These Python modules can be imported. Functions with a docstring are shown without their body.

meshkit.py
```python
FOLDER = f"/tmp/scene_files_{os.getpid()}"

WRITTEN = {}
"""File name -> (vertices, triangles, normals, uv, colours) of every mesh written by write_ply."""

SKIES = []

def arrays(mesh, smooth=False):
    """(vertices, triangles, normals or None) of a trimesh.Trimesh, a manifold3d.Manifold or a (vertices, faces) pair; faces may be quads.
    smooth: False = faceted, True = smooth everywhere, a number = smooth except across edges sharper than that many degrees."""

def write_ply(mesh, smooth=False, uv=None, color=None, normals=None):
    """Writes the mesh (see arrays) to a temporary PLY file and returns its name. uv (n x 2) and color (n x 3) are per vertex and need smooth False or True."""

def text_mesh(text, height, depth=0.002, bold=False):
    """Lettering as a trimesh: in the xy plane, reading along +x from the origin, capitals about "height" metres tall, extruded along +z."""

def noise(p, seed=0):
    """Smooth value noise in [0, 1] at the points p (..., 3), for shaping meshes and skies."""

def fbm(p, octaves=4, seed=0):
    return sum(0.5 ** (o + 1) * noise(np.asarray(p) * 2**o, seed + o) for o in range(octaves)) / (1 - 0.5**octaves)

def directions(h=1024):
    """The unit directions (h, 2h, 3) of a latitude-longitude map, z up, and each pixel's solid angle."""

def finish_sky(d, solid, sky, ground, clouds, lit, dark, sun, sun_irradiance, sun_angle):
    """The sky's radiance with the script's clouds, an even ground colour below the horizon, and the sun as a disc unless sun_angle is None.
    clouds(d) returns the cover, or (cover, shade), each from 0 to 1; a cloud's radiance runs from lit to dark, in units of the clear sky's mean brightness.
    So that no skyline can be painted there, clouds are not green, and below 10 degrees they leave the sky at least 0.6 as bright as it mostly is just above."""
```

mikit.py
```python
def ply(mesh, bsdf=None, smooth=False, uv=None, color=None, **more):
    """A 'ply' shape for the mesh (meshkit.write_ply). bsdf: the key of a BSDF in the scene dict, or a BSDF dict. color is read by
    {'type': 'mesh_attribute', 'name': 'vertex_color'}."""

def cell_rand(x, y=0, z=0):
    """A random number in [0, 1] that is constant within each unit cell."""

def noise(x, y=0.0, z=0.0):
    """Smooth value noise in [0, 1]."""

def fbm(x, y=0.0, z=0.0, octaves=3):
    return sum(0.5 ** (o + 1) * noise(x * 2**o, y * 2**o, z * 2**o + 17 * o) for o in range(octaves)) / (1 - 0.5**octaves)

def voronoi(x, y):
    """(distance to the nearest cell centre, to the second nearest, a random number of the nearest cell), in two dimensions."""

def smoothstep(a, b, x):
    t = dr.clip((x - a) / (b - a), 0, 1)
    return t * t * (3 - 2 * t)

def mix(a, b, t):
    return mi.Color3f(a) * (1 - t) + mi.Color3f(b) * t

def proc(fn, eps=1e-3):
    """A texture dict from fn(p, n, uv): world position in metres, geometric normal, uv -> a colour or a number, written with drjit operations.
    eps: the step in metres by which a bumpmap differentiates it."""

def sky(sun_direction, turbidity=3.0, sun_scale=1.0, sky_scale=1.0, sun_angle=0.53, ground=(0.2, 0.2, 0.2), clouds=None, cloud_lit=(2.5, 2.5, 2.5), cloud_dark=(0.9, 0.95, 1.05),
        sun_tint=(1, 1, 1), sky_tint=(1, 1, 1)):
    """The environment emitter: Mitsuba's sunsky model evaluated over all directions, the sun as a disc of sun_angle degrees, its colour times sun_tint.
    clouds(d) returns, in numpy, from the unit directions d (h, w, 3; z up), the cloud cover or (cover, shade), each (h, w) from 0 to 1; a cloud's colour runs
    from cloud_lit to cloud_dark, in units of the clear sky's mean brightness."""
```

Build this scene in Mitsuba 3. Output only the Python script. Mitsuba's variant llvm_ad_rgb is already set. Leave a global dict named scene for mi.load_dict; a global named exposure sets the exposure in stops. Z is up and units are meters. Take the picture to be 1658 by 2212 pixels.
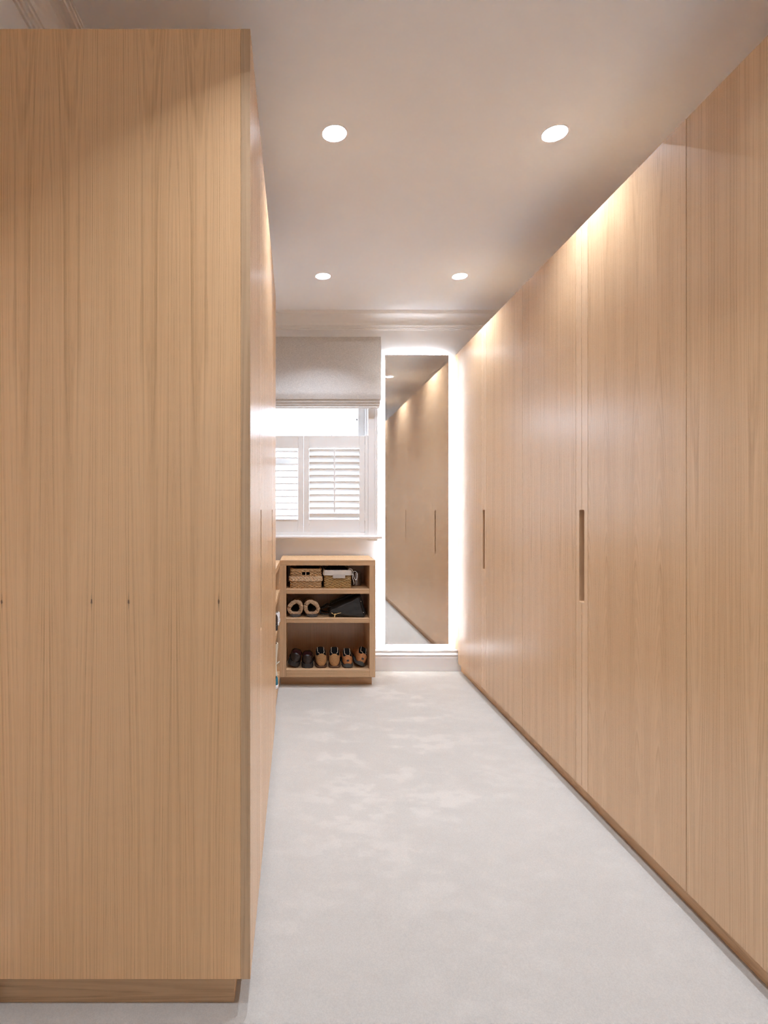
import math, random
import numpy as np, trimesh, manifold3d as m3, shapely.geometry as sg
import drjit as dr, mitsuba as mi, mikit, meshkit
from mikit import noise, fbm, voronoi, cell_rand, smoothstep, mix

T = mi.ScalarTransform4f
random.seed(7); np.random.seed(7)
rng = np.random.default_rng(7)
scene, labels = {'type': 'scene'}, {}

# ------------------------------------------------------------------ camera, sky, lights, exposure
H_CAM = 1.18                      # lens height above the carpet
F_PX = 1174.0                     # focal length in pixels of the 1658 x 2212 frame
VPX, VPY = 657.0, 1101.5
scene['camera'] = {'type': 'perspective', 'fov_axis': 'x', 'fov': 2 * math.degrees(math.atan(829.0 / F_PX)),
                   'principal_point_offset_x': (829.0 - VPX) / 1658.0, 'principal_point_offset_y': -(VPY - 1106.0) / 2212.0,
                   'near_clip': 0.02, 'far_clip': 500.0,
                   'to_world': T().look_at(origin=[0, 0, H_CAM], target=[0, 1, H_CAM], up=[0, 0, 1])}
exposure = 3.12                   # the lights below are written 8 times dimmer to go with it
SKY = 35.0 / 8
scene['sky'] = {'sampling_weight': 3.0, **mikit.sky((-0.3, -0.75, 0.6), turbidity=4.0, sun_scale=0.0, sky_scale=SKY, ground=(0.45, 0.45, 0.45),
                         clouds=lambda d: np.full(d.shape[:2], 0.85), cloud_lit=(0.94, 1.04, 1.20), cloud_dark=(0.9, 0.95, 1.05))}
SPOT = 4.0 / 8
SPOT_RGB = (0.905, 1.0, 1.16)
LED = 28.0 / 8

# ------------------------------------------------------------------ key dimensions (metres)
Y_BACK, X_LEFT, X_RIGHT, Y_REAR, Z_CEIL = 4.0, -0.757, 1.735, -1.9, 2.615
XW = 1.112                        # face of the right-hand wardrobe
Z_PL, Z_TOP = 0.068, 2.32         # underside and top of the doors
LX, LY0, LY1 = -0.128, 1.287, 2.915   # left wardrobe: corner of its face, near and far end
LTILT = math.radians(0.86)

# ------------------------------------------------------------------ helpers
def box(x0, x1, y0, y1, z0, z1, c=0.0):
    if c <= 0:
        m = trimesh.creation.box(extents=(x1 - x0, y1 - y0, z1 - z0))
        m.apply_translation(((x0 + x1) / 2, (y0 + y1) / 2, (z0 + z1) / 2))
        return m
    pts = []
    for x, sx in ((x0, 1), (x1, -1)):
        for y, sy in ((y0, 1), (y1, -1)):
            for z, sz in ((z0, 1), (z1, -1)):
                pts += [(x, y + sy * c, z + sz * c), (x + sx * c, y, z + sz * c), (x + sx * c, y + sy * c, z)]
    return trimesh.convex.convex_hull(np.array(pts))

def join(*ms):
    return trimesh.util.concatenate([m for m in ms])

def prism(poly, d0, d1, axis='z'):
    """a shapely polygon extruded; axis z: (x,y); axis x: (y,z); axis y: (x,z)"""
    m = trimesh.creation.extrude_polygon(poly, d1 - d0, engine='earcut')
    m.apply_translation((0, 0, d0))
    v = m.vertices.copy()
    if axis == 'x':
        m.vertices = v[:, [2, 0, 1]]
    elif axis == 'y':
        m.vertices = v[:, [0, 2, 1]]
        m.invert()
    return m

def tube(path, r, sides=6, closed=False):
    p = np.asarray(path, float); n = len(p)
    if closed:
        t = np.roll(p, -1, 0) - np.roll(p, 1, 0)
    else:
        t = np.gradient(p, axis=0)
    t /= np.linalg.norm(t, axis=1, keepdims=True) + 1e-12
    up = np.where(np.abs(t[:, 2:3]) < 0.9, [[0, 0, 1.0]], [[1.0, 0, 0]])
    a = np.cross(t, up); a /= np.linalg.norm(a, axis=1, keepdims=True) + 1e-12
    b = np.cross(t, a)
    rr = np.broadcast_to(np.asarray(r, float), (n,))
    ang = np.arange(sides) * 2 * np.pi / sides
    v = p[:, None] + rr[:, None, None] * (np.cos(ang)[None, :, None] * a[:, None] + np.sin(ang)[None, :, None] * b[:, None])
    v = v.reshape(-1, 3)
    k = n if closed else n - 1
    i, j = np.meshgrid(np.arange(k), np.arange(sides), indexing='ij')
    i2, j2 = (i + 1) % n, (j + 1) % sides
    q = np.stack([i * sides + j, i * sides + j2, i2 * sides + j2, i2 * sides + j], -1).reshape(-1, 4)
    f = np.vstack([q[:, [0, 1, 2]], q[:, [0, 2, 3]]])
    if not closed:
        v = np.vstack([v, p[0], p[-1]])
        c0 = np.stack([np.full(sides, n * sides), (np.arange(sides) + 1) % sides, np.arange(sides)], -1)
        e = (n - 1) * sides
        c1 = np.stack([np.full(sides, n * sides + 1), e + np.arange(sides), e + (np.arange(sides) + 1) % sides], -1)
        f = np.vstack([f, c0, c1])
    m = trimesh.Trimesh(v, f, process=False)
    if m.volume < 0:
        m.invert()
    return m

def loft(rings):
    n, k = len(rings), len(rings[0])
    v = np.vstack([np.vstack(rings), np.mean(rings[0], 0), np.mean(rings[-1], 0)])
    i, j = np.meshgrid(np.arange(n - 1), np.arange(k), indexing='ij')
    j2 = (j + 1) % k
    q = np.stack([i * k + j, i * k + j2, (i + 1) * k + j2, (i + 1) * k + j], -1).reshape(-1, 4)
    f = np.vstack([q[:, [0, 1, 2]], q[:, [0, 2, 3]]])
    a = np.arange(k); e = (n - 1) * k
    f = np.vstack([f, np.stack([np.full(k, n * k), (a + 1) % k, a], -1), np.stack([np.full(k, n * k + 1), e + a, e + (a + 1) % k], -1)])
    m = trimesh.Trimesh(v, f, process=False)
    if m.volume < 0:
        m.invert()
    return m

def man(m):
    return m3.Manifold(m3.Mesh(np.asarray(m.vertices, np.float32), np.asarray(m.faces, np.uint32)))

def tri(m):
    q = m.to_mesh()
    return trimesh.Trimesh(np.asarray(q.vert_properties[:, :3], float), np.asarray(q.tri_verts), process=False)

def spheres_hull(pts, n=24):
    return tri(m3.Manifold.batch_hull([m3.Manifold.sphere(r, n).translate((x, y, z)) for x, y, z, r in pts]))

def lathe(profile, n=40):
    return trimesh.creation.revolve(np.asarray(profile, float), sections=n)

def sweep_profile(profile, p0, p1, out):
    """profile of (distance out of the wall, z) carried straight from p0 to p1 (x, y); out = unit direction out of the wall"""
    rings = []
    for p in (p0, p1):
        rings.append(np.array([(p[0] + o * out[0], p[1] + o * out[1], z) for o, z in profile]))
    poly = sg.Polygon(profile)
    L = math.hypot(p1[0] - p0[0], p1[1] - p0[1])
    m = trimesh.creation.extrude_polygon(poly, L, engine='earcut')
    d = ((p1[0] - p0[0]) / L, (p1[1] - p0[1]) / L)
    v = m.vertices
    m.vertices = np.stack([p0[0] + v[:, 0] * out[0] + v[:, 2] * d[0], p0[1] + v[:, 0] * out[1] + v[:, 2] * d[1], v[:, 1]], -1)
    if m.volume < 0:
        m.invert()
    return m

def numbered(name):
    if name not in scene and not any(k.startswith(name + '__') for k in scene) and name not in labels:
        return name
    i = 1
    while True:
        k = f'{name}_{i:03d}'
        if k not in scene and k not in labels and not any(q.startswith(k + '__') for q in scene):
            return k
        i += 1

def add(name, mesh, bsdf, parent=None, smooth=False, label=None, **more):
    key = numbered((parent + '__' if parent else '') + name)
    scene[key] = mikit.ply(mesh, bsdf, smooth, **more)
    if label:
        labels.setdefault(key, {})['label'] = label
    return key

def thing(name, label, category, group=None, kind=None):
    key = numbered(name)
    labels[key] = {'label': label, 'category': category}
    if group: labels[key]['group'] = group
    if kind: labels[key]['kind'] = kind
    return key

def struct(name, mesh, bsdf, label, category, **k):
    scene[name] = mikit.ply(mesh, bsdf, **k)
    labels[name] = {'label': label, 'category': category, 'kind': 'structure'}
    return name

# ------------------------------------------------------------------ materials
def rgb(*c):
    return {'type': 'rgb', 'value': list(c)}

def mat(name, color, rough=0.5, spec=0.5, metallic=0.0, **more):
    c = mikit.proc(color) if callable(color) else rgb(*color)
    scene[name] = {'type': 'twosided', 'bsdf': {'type': 'principled', 'base_color': c, 'roughness': rough, 'specular': spec, 'metallic': metallic, **more}}

OAK_LIGHT, OAK_DARK = (0.585, 0.382, 0.216), (0.355, 0.192, 0.080)
LIT_END_LIGHT, LIT_END_DARK = (0.800, 0.492, 0.250), (0.490, 0.250, 0.090)      # same oak, brightened and yellowed for the warm light on the end panel
LEAF = 0.1505

def oak_grain(s, z, seed, knots=None):
    """book-matched oak veneer: s across the grain, z along it"""
    k = dr.floor(s / LEAF)
    f = s - k * LEAF
    f = dr.select(k - 2 * dr.floor(k / 2) > 0.5, LEAF - f, f)
    wob = 0.022 * (noise(f * 7.0, z * 1.1, seed * 31.0) - 0.5) + 0.0036 * (noise(f * 38.0, z * 4.0, seed * 17.0) - 0.5) + 0.0012 * (noise(f * 90.0, z * 14.0, seed * 19.0) - 0.5)
    h = 0.020 + 0.075 * noise(z * 0.55, seed * 13.0, 3.0)
    q = f - 0.055 + wob
    R = dr.sqrt(q * q + h * h)
    rr = R * 290.0 + 1.5 * noise(f * 60.0, z * 2.0, seed * 7.0)
    fr = rr - dr.floor(rr)
    ring = smoothstep(0.15, 0.80, fr) * (1.0 - smoothstep(0.84, 1.0, fr))
    ring = ring * (0.20 + 0.80 * cell_rand(dr.floor(rr), seed * 50.0))
    fine = smoothstep(0.35, 0.9, noise(R * 1500.0, z * 2.2, seed * 5.0))
    streak = noise(f * 520.0, z * 3.0, seed * 6.0)
    pores = smoothstep(0.50, 0.85, noise(f * 1300.0 + 5.0, z * 30.0, seed * 3.0))
    broad = noise(f * 26.0, z * 0.5, seed * 11.0)
    line = smoothstep(0.48, 0.82, noise(q * 620.0 + 40.0, z * 0.9, seed * 23.0)) * (0.3 + 0.9 * noise(f * 200.0, z * 9.0, seed))
    amt = 0.30 * line + 0.36 * ring * (0.35 + 0.9 * streak) + 0.20 * fine + 0.22 * pores * (0.4 + 0.8 * ring) + 0.28 * (broad - 0.5) + 0.14 * (streak - 0.5)
    return dr.clip(amt, 0.0, 1.0)

def oak_vertical(p, n, uv):
    side = dr.abs(n.x) > dr.abs(n.y)
    s = dr.select(side, p.y, p.x + 5.0)
    seed = dr.select(side, 0.11 + 0.83 * cell_rand(dr.floor((p.y - 0.394) / 0.5965), dr.select(p.x > 0.5, 3.0, 8.0)), 0.37)
    s = dr.select(side, s + 3.0 * seed, s)
    return mix(OAK_LIGHT, OAK_DARK, 0.82 * oak_grain(s, p.z, seed))

def oak_panel(p, n, uv):
    """the end panel of the left wardrobe, with its row of small knots"""
    s = p.x + 0.6095 + 4 * LEAF
    c = mix(LIT_END_LIGHT, LIT_END_DARK, 0.78 * oak_grain(s, p.z, 0.62))
    k = mi.Float(0)
    for kx in (-0.7165, -0.5039, -0.4162, -0.2027):
        dx, dz = (p.x - kx) / 0.0030, (p.z - 0.9626) / 0.0085
        w = 0.35 * (noise(p.x * 900.0, p.z * 250.0) - 0.5)
        k = dr.maximum(k, 1.0 - smoothstep(0.35, 1.0, dr.sqrt(dx * dx + dz * dz) + w))
        k = dr.maximum(k, 0.45 * (1.0 - smoothstep(0.2, 1.0, dr.sqrt(dr.square(dx * 1.2) + dr.square(dz * 0.30)))))
    return mix(c, (0.10, 0.035, 0.012), k * 0.85)

def oak_horizontal(p, n, uv):
    side = dr.abs(n.x) > dr.abs(n.y)
    along = dr.select(side, p.y, p.x)
    across = dr.select(dr.abs(n.z) > 0.7, dr.select(side, p.x, p.y), p.z)
    return mix(OAK_LIGHT, OAK_DARK, oak_grain(across + 0.03, along, 0.23) * 1.15)

def carpet_fn(p, n, uv):
    a = fbm(p.x * 5.0 + 0.8 * noise(p.y * 3.0, p.x * 2.0), p.y * 8.5, 1.0, octaves=4)
    b = fbm(p.x * 16.0 + 1.7, p.y * 24.0, 2.0, octaves=3)
    track = smoothstep(0.42, 0.66, a) * (0.35 + 0.65 * smoothstep(0.40, 0.62, b))
    zone = smoothstep(1.35, 2.3, p.y) * (1.0 - smoothstep(0.62, 0.98, p.x)) * smoothstep(-0.08, 0.15, p.x)
    pile = noise(p.x * 420.0, p.y * 420.0)
    v = 0.985 + 0.10 * track * (0.30 + 0.70 * zone) + 0.05 * (b - 0.5) + 0.10 * (pile - 0.5)
    return mi.Color3f(0.480, 0.449, 0.404) * v

def carpet_h(p, n, uv):
    return noise(p.x * 330.0, p.y * 330.0) + 0.5 * noise(p.x * 700.0, p.y * 700.0)

def linen_fn(p, n, uv):
    w = 0.5 * noise(p.x * 900.0, p.z * 160.0) + 0.5 * noise(p.x * 160.0, p.z * 900.0)
    return mi.Color3f(0.66, 0.62, 0.58) * (0.80 + 0.40 * w)

OAK = dict(rough=0.31, spec=0.85)
mat('oak_vertical', oak_vertical, **OAK)
mat('oak_panel', oak_panel, **OAK)
mat('oak_lipping', lambda p, n, uv: mix((0.63, 0.425, 0.255), OAK_DARK, 0.5 * oak_grain(p.y * 0.6 + 1.3, p.z * 0.5, 0.77)), **OAK)
mat('oak_horizontal', oak_horizontal, rough=0.40)
scene['carpet'] = {'type': 'bumpmap', 'arbitrary': {'type': 'proc', **{k: v for k, v in mikit.proc(carpet_h).items() if k != 'type'}}, 'scale': 0.0012,
                   'bsdf': {'type': 'principled', 'base_color': mikit.proc(carpet_fn), 'roughness': 0.95, 'specular': 0.1, 'sheen': 0.3}}
mat('recess_shade_brown', lambda p, n, uv: mi.Color3f(0.23, 0.115, 0.042) * (0.8 + 0.4 * noise(p.y * 300.0, p.z * 8.0)), 0.6, 0.3)  # shade of the handle slots put into a dark brown
mat('ceiling_paint', (0.82, 0.845, 0.875), 0.9, 0.2)
mat('wall_paint', (0.80, 0.795, 0.79), 0.85, 0.2)
mat('gloss_white', (0.80, 0.79, 0.775), 0.38, 0.5)
mat('shutter_white', (0.80, 0.79, 0.77), 0.42, 0.5)
mat('matt_dark', (0.02, 0.018, 0.016), 0.8, 0.3)
mat('black_plastic', (0.03, 0.03, 0.032), 0.45)
mat('steel', (0.62, 0.62, 0.63), 0.28, 0.5, 1.0)
mat('brass', (0.80, 0.60, 0.30), 0.25, 0.5, 1.0)
mat('grey_cord', (0.50, 0.49, 0.48), 0.6)
mat('backing_white', (0.8, 0.8, 0.8), 0.6)
scene['mirror_silver'] = {'type': 'twosided', 'bsdf': {'type': 'conductor', 'material': 'none', 'specular_reflectance': rgb(0.88, 0.885, 0.88)}}
scene['pane_glass'] = {'type': 'thindielectric', 'int_ior': 1.5}
scene['linen'] = {'type': 'principledthin', 'base_color': mikit.proc(linen_fn), 'roughness': 0.9, 'diff_trans': 0.55, 'spec_trans': 0.0}
scene['emitter_shell'] = {'type': 'diffuse', 'reflectance': rgb(0.8, 0.8, 0.8)}

# ------------------------------------------------------------------ the room
struct('floor', box(X_LEFT - 0.1, X_RIGHT + 0.1, Y_REAR - 0.1, Y_BACK + 0.1, -0.05, 0.0), 'carpet', 'pale grey cut pile carpet with brushed footmarks', 'floor')

ROWS = (3.34, 2.074, 0.808)
COLS = (0.115, 0.955)
cpoly = sg.box(X_LEFT - 0.1, Y_REAR - 0.1, X_RIGHT + 0.1, Y_BACK + 0.1)
for yy in ROWS:
    for xx in COLS:
        cpoly = cpoly.difference(sg.Point(xx, yy).buffer(0.050, 32))
struct('ceiling', prism(cpoly, Z_CEIL, Z_CEIL + 0.06), 'ceiling_paint', 'plain white plaster ceiling with round openings for lights', 'ceiling')
RY0, RY1, RZ0, RZ1 = -1.30, -0.50, 1.00, 2.10      # unseen window added beside the viewer to let in fill daylight
struct('wall_left', prism(sg.box(Y_REAR - 0.1, 0, Y_BACK + 0.1, Z_CEIL).difference(sg.box(RY0, RZ0, RY1, RZ1)), X_LEFT - 0.2, X_LEFT, 'x'), 'wall_paint', 'white painted wall behind the left wardrobe', 'wall')
struct('wall_right', box(X_RIGHT, X_RIGHT + 0.1, Y_REAR - 0.1, Y_BACK + 0.1, 0, Z_CEIL), 'wall_paint', 'white painted wall behind the long wardrobe', 'wall')
struct('wall_rear', box(X_LEFT, X_RIGHT, Y_REAR - 0.1, Y_REAR, 0, Z_CEIL), 'wall_paint', 'white painted wall behind the viewer', 'wall')
WX0, WX1, WZ0, WZ1 = -0.482, 0.470, 0.993, 2.13
wpoly = sg.box(X_LEFT, 0, X_RIGHT, Z_CEIL).difference(sg.box(WX0, WZ0, WX1, WZ1))
struct('wall_back', prism(wpoly, Y_BACK, Y_BACK + 0.22, 'y'), 'wall_paint', 'white painted end wall with the window and mirror', 'wall')

# cornice: mouldings on the ceiling and on the wall with a plain cove between
zc = Z_CEIL
cornice = [(0, zc), (0.104, zc), (0.104, zc - 0.007), (0.099, zc - 0.007), (0.098, zc - 0.013), (0.091, zc - 0.013), (0.088, zc - 0.020), (0.080, zc - 0.020)]
for k in range(9):
    a = math.radians(90 * k / 8)
    cornice.append((0.080 - 0.050 * math.sin(a) * 1.0, zc - 0.020 - 0.058 * (1 - math.cos(a))))
cornice += [(0.030, zc - 0.086), (0.024, zc - 0.086), (0.022, zc - 0.093), (0.016, zc - 0.093), (0.014, zc - 0.103), (0.008, zc - 0.103), (0.007, zc - 0.112), (0, zc - 0.112)]
for i, (a, b, o, txt) in enumerate((((X_LEFT, Y_BACK), (X_RIGHT, Y_BACK), (0, -1), 'end wall'), ((X_LEFT, Y_REAR), (X_LEFT, Y_BACK), (1, 0), 'left wall'),
                                   ((X_RIGHT, Y_REAR), (X_RIGHT, Y_BACK), (-1, 0), 'right wall'), ((X_LEFT, Y_REAR), (X_RIGHT, Y_REAR), (0, 1), 'rear wall'))):
    struct(f'trim_{i + 1}', sweep_profile(cornice, a, b, o), 'gloss_white', f'white stepped plaster cornice along the {txt}', 'cornice')
skirt = [(0, 0), (0.026, 0), (0.026, 0.098), (0.0225, 0.104), (0.0225, 0.110), (0.0265, 0.114), (0.0265, 0.121), (0.019, 0.127), (0.014, 0.134), (0.013, 0.140), (0.017, 0.144), (0.015, 0.150), (0, 0.152)]
struct('baseboard_back', sweep_profile(skirt, (X_LEFT, Y_BACK), (X_RIGHT, Y_BACK), (0, -1)), 'gloss_white', 'white moulded skirting board along the end wall', 'baseboard')
struct('baseboard_rear', sweep_profile(skirt, (X_LEFT, Y_REAR), (X_RIGHT, Y_REAR), (0, 1)), 'gloss_white', 'white moulded skirting board along the rear wall', 'baseboard')
struct('baseboard_left', sweep_profile(skirt, (X_LEFT, Y_REAR), (X_LEFT, LY0 - 0.003), (1, 0)), 'gloss_white', 'white moulded skirting board along the left wall', 'baseboard')

# ------------------------------------------------------------------ downlights
for r, yy in enumerate(ROWS):
    for c, xx in enumerate(COLS):
        where = [('farthest row, nearer the left wardrobe', 'farthest row, nearer the right wardrobe'), ('second row from mirror, nearer the left wardrobe', 'second row from mirror, nearer the right wardrobe'),
                 ('row above the viewer, left side', 'row above the viewer, right side')][r][c]
        t = thing('downlight', f'lit round recessed ceiling downlight, {where}', 'ceiling light', 'recessed ceiling downlights')
        can = lathe([(0.0462, 0.058), (0.0462, 0.0), (0.0505, -0.0015), (0.0515, 0.0), (0.0495, 0.001), (0.0495, 0.058), (0.0462, 0.058)], 40)
        can.apply_translation((xx, yy, Z_CEIL))
        add('trim_ring', can, 'gloss_white', t, smooth=35)
        lens = lathe([(0.0, 0.052), (0.0455, 0.052), (0.0458, 0.042), (0.040, 0.0395), (0.0, 0.039)], 40)
        lens.apply_translation((xx, yy, Z_CEIL))
        if lens.volume < 0: lens.invert()
        add('lens', lens, 'emitter_shell', t, emitter={'type': 'area', 'sampling_weight': 0.2, 'radiance': rgb(*[14.0 / 8 * c_ for c_ in SPOT_RGB])})
        scene[numbered('lamp_beam')] = {'type': 'spot', 'intensity': rgb(*[SPOT * c_ for c_ in SPOT_RGB]), 'cutoff_angle': 52.5, 'beam_width': 27.0,
                                        'to_world': T().look_at(origin=[xx, yy, Z_CEIL + 0.037], target=[xx, yy, 0], up=[0, 1, 0])}

# ------------------------------------------------------------------ long wardrobe on the right
NOTCH_Z0, NOTCH_Z1, NOTCH_W, STRIP = 0.809, 1.1805, 0.0188, 0.045

def door_pieces(u0, u1, handle_at):
    """(main board polygon, edge strip polygon or None) in (u, z); the finger slot is cut out of the strip's free edge"""
    g = 0.0012
    a, b = u0 + g, u1 - g
    if handle_at is None:
        return sg.box(a, Z_PL, b, Z_TOP), None
    rr = 0.006
    if handle_at == 'end':
        main, strip = sg.box(a, Z_PL, b - STRIP - 0.0018, Z_TOP), sg.box(b - STRIP, Z_PL, b, Z_TOP)
        slot = sg.box(b - NOTCH_W + rr, NOTCH_Z0 + rr, b + 0.05, NOTCH_Z1 - rr).buffer(rr, 6)
    else:
        main, strip = sg.box(a + STRIP + 0.0018, Z_PL, b, Z_TOP), sg.box(a, Z_PL, a + STRIP, Z_TOP)
        slot = sg.box(a - 0.05, NOTCH_Z0 + rr, a + NOTCH_W - rr, NOTCH_Z1 - rr).buffer(rr, 6)
    return main, strip.difference(slot)

def bevel_plate(poly, d0, d1, axis='x', face='low', c=0.0006):
    return prism(poly, d0, d1, axis)

W = thing('fitted_wardrobe', 'long run of tall oak veneer wardrobe doors with slot handles on the right', 'wardrobe')
edges = [0.394, 0.990, 1.583, 2.180, 2.772, 3.370, 3.935]
for i in range(6):
    h = 'end' if i % 2 == 0 else 'start'
    main, strip = door_pieces(edges[i], edges[i + 1], h)
    d = add('door', prism(main, XW, XW + 0.022, 'x'), 'oak_vertical', W)
    add('edge_strip', prism(strip, XW, XW + 0.022, 'x'), 'oak_lipping', d)
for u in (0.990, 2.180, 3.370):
    add('handle_recess', box(XW + 0.030, XW + 0.054, u - 0.030, u + 0.030, NOTCH_Z0 - 0.02, NOTCH_Z1 + 0.02, 0.001), 'recess_shade_brown', W, label='dark brown plate added to shade the recess behind the slot handle')  # plate added behind each slot to darken it
add('filler_panel', box(XW + 0.001, XW + 0.022, 3.9365, Y_BACK - 0.001, Z_PL + 0.09, Z_TOP, 0.0008), 'oak_vertical', W)
add('end_panel', box(XW, X_RIGHT - 0.003, 0.372, 0.3925, 0.0, Z_TOP, 0.0008), 'oak_vertical', W)
add('carcass', box(XW + 0.055, X_RIGHT - 0.003, 0.394, Y_BACK - 0.03, Z_PL + 0.004, Z_TOP - 0.004), 'oak_vertical', W)
add('plinth', box(XW + 0.033, XW + 0.050, 0.394, Y_BACK - 0.0275, 0.0, Z_PL + 0.003, 0.0008), 'oak_horizontal', W)

# ------------------------------------------------------------------ left wardrobe
V = thing('fitted_wardrobe', 'tall oak veneer wardrobe in the left foreground with plain end panel', 'wardrobe')
ca, sa = math.cos(LTILT), math.sin(LTILT)
def left_run(m):
    """local x out of the face, y along the run from the near corner"""
    v = m.vertices.copy()
    m.vertices = np.stack([LX + v[:, 0] * ca - v[:, 1] * sa, LY0 + v[:, 0] * sa + v[:, 1] * ca, v[:, 2]], -1)
    return m
ledges = [0.0, 0.393, 0.787, 1.182, 1.592]
for i in range(4):
    main, strip = door_pieces(ledges[i], ledges[i + 1], 'end' if i % 2 == 0 else 'start')
    d = add('door', left_run(prism(main, -0.0225, 0.0, 'x')), 'oak_vertical', V)
    add('edge_strip', left_run(prism(strip, -0.0225, 0.0, 'x')), 'oak_lipping', d)
add('end_panel', box(X_LEFT + 0.002, LX - 0.0229, LY0 + 0.0005, LY0 + 0.0225, Z_PL, Z_TOP, 0.0006), 'oak_panel', V)
add('end_panel', left_run(box(-0.58, -0.0005, 1.5935, 1.615, Z_PL, Z_TOP, 0.0008)), 'oak_vertical', V)
add('carcass', prism(sg.Polygon([(X_LEFT + 0.004, LY0 + 0.023), (LX - 0.056, LY0 + 0.023), (LX - 0.056 - sa * 1.592, LY0 + 1.590), (X_LEFT + 0.004, LY0 + 1.590)]), Z_PL + 0.004, Z_TOP - 0.004), 'oak_vertical', V)
add('plinth', prism(sg.Polygon([(X_LEFT + 0.004, LY0 + 0.016), (LX - 0.040, LY0 + 0.016), (LX - 0.040 - sa * 1.592, LY0 + 1.600), (X_LEFT + 0.004, LY0 + 1.600)]), 0.0, Z_PL + 0.003), 'oak_horizontal', V)

# ------------------------------------------------------------------ window, sashes, trim
Wn = 'window_1'
labels[Wn] = {'label': 'white painted sash window above the low shoe shelves', 'category': 'window', 'kind': 'structure'}
add('architrave', join(box(WX1 - 0.002, WX1 + 0.064, Y_BACK - 0.020, Y_BACK, WZ0 - 0.040, WZ1 + 0.064, 0.002), box(WX1 + 0.046, WX1 + 0.066, Y_BACK - 0.030, Y_BACK, WZ0 - 0.040, WZ1 + 0.066, 0.002)), 'gloss_white', Wn)
add('architrave', join(box(WX0 - 0.064, WX0 + 0.002, Y_BACK - 0.020, Y_BACK, WZ0 - 0.040, WZ1 + 0.064, 0.002), box(WX0 - 0.066, WX0 - 0.046, Y_BACK - 0.030, Y_BACK, WZ0 - 0.040, WZ1 + 0.066, 0.002)), 'gloss_white', Wn)
add('architrave', box(WX0 + 0.002, WX1 - 0.002, Y_BACK - 0.020, Y_BACK, WZ1 - 0.002, WZ1 + 0.064, 0.002), 'gloss_white', Wn)
sill = sg.Polygon([(0, -0.022), (0.072, -0.022), (0.079, -0.018), (0.081, -0.011), (0.079, -0.004), (0.072, 0), (0, 0)])
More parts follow.
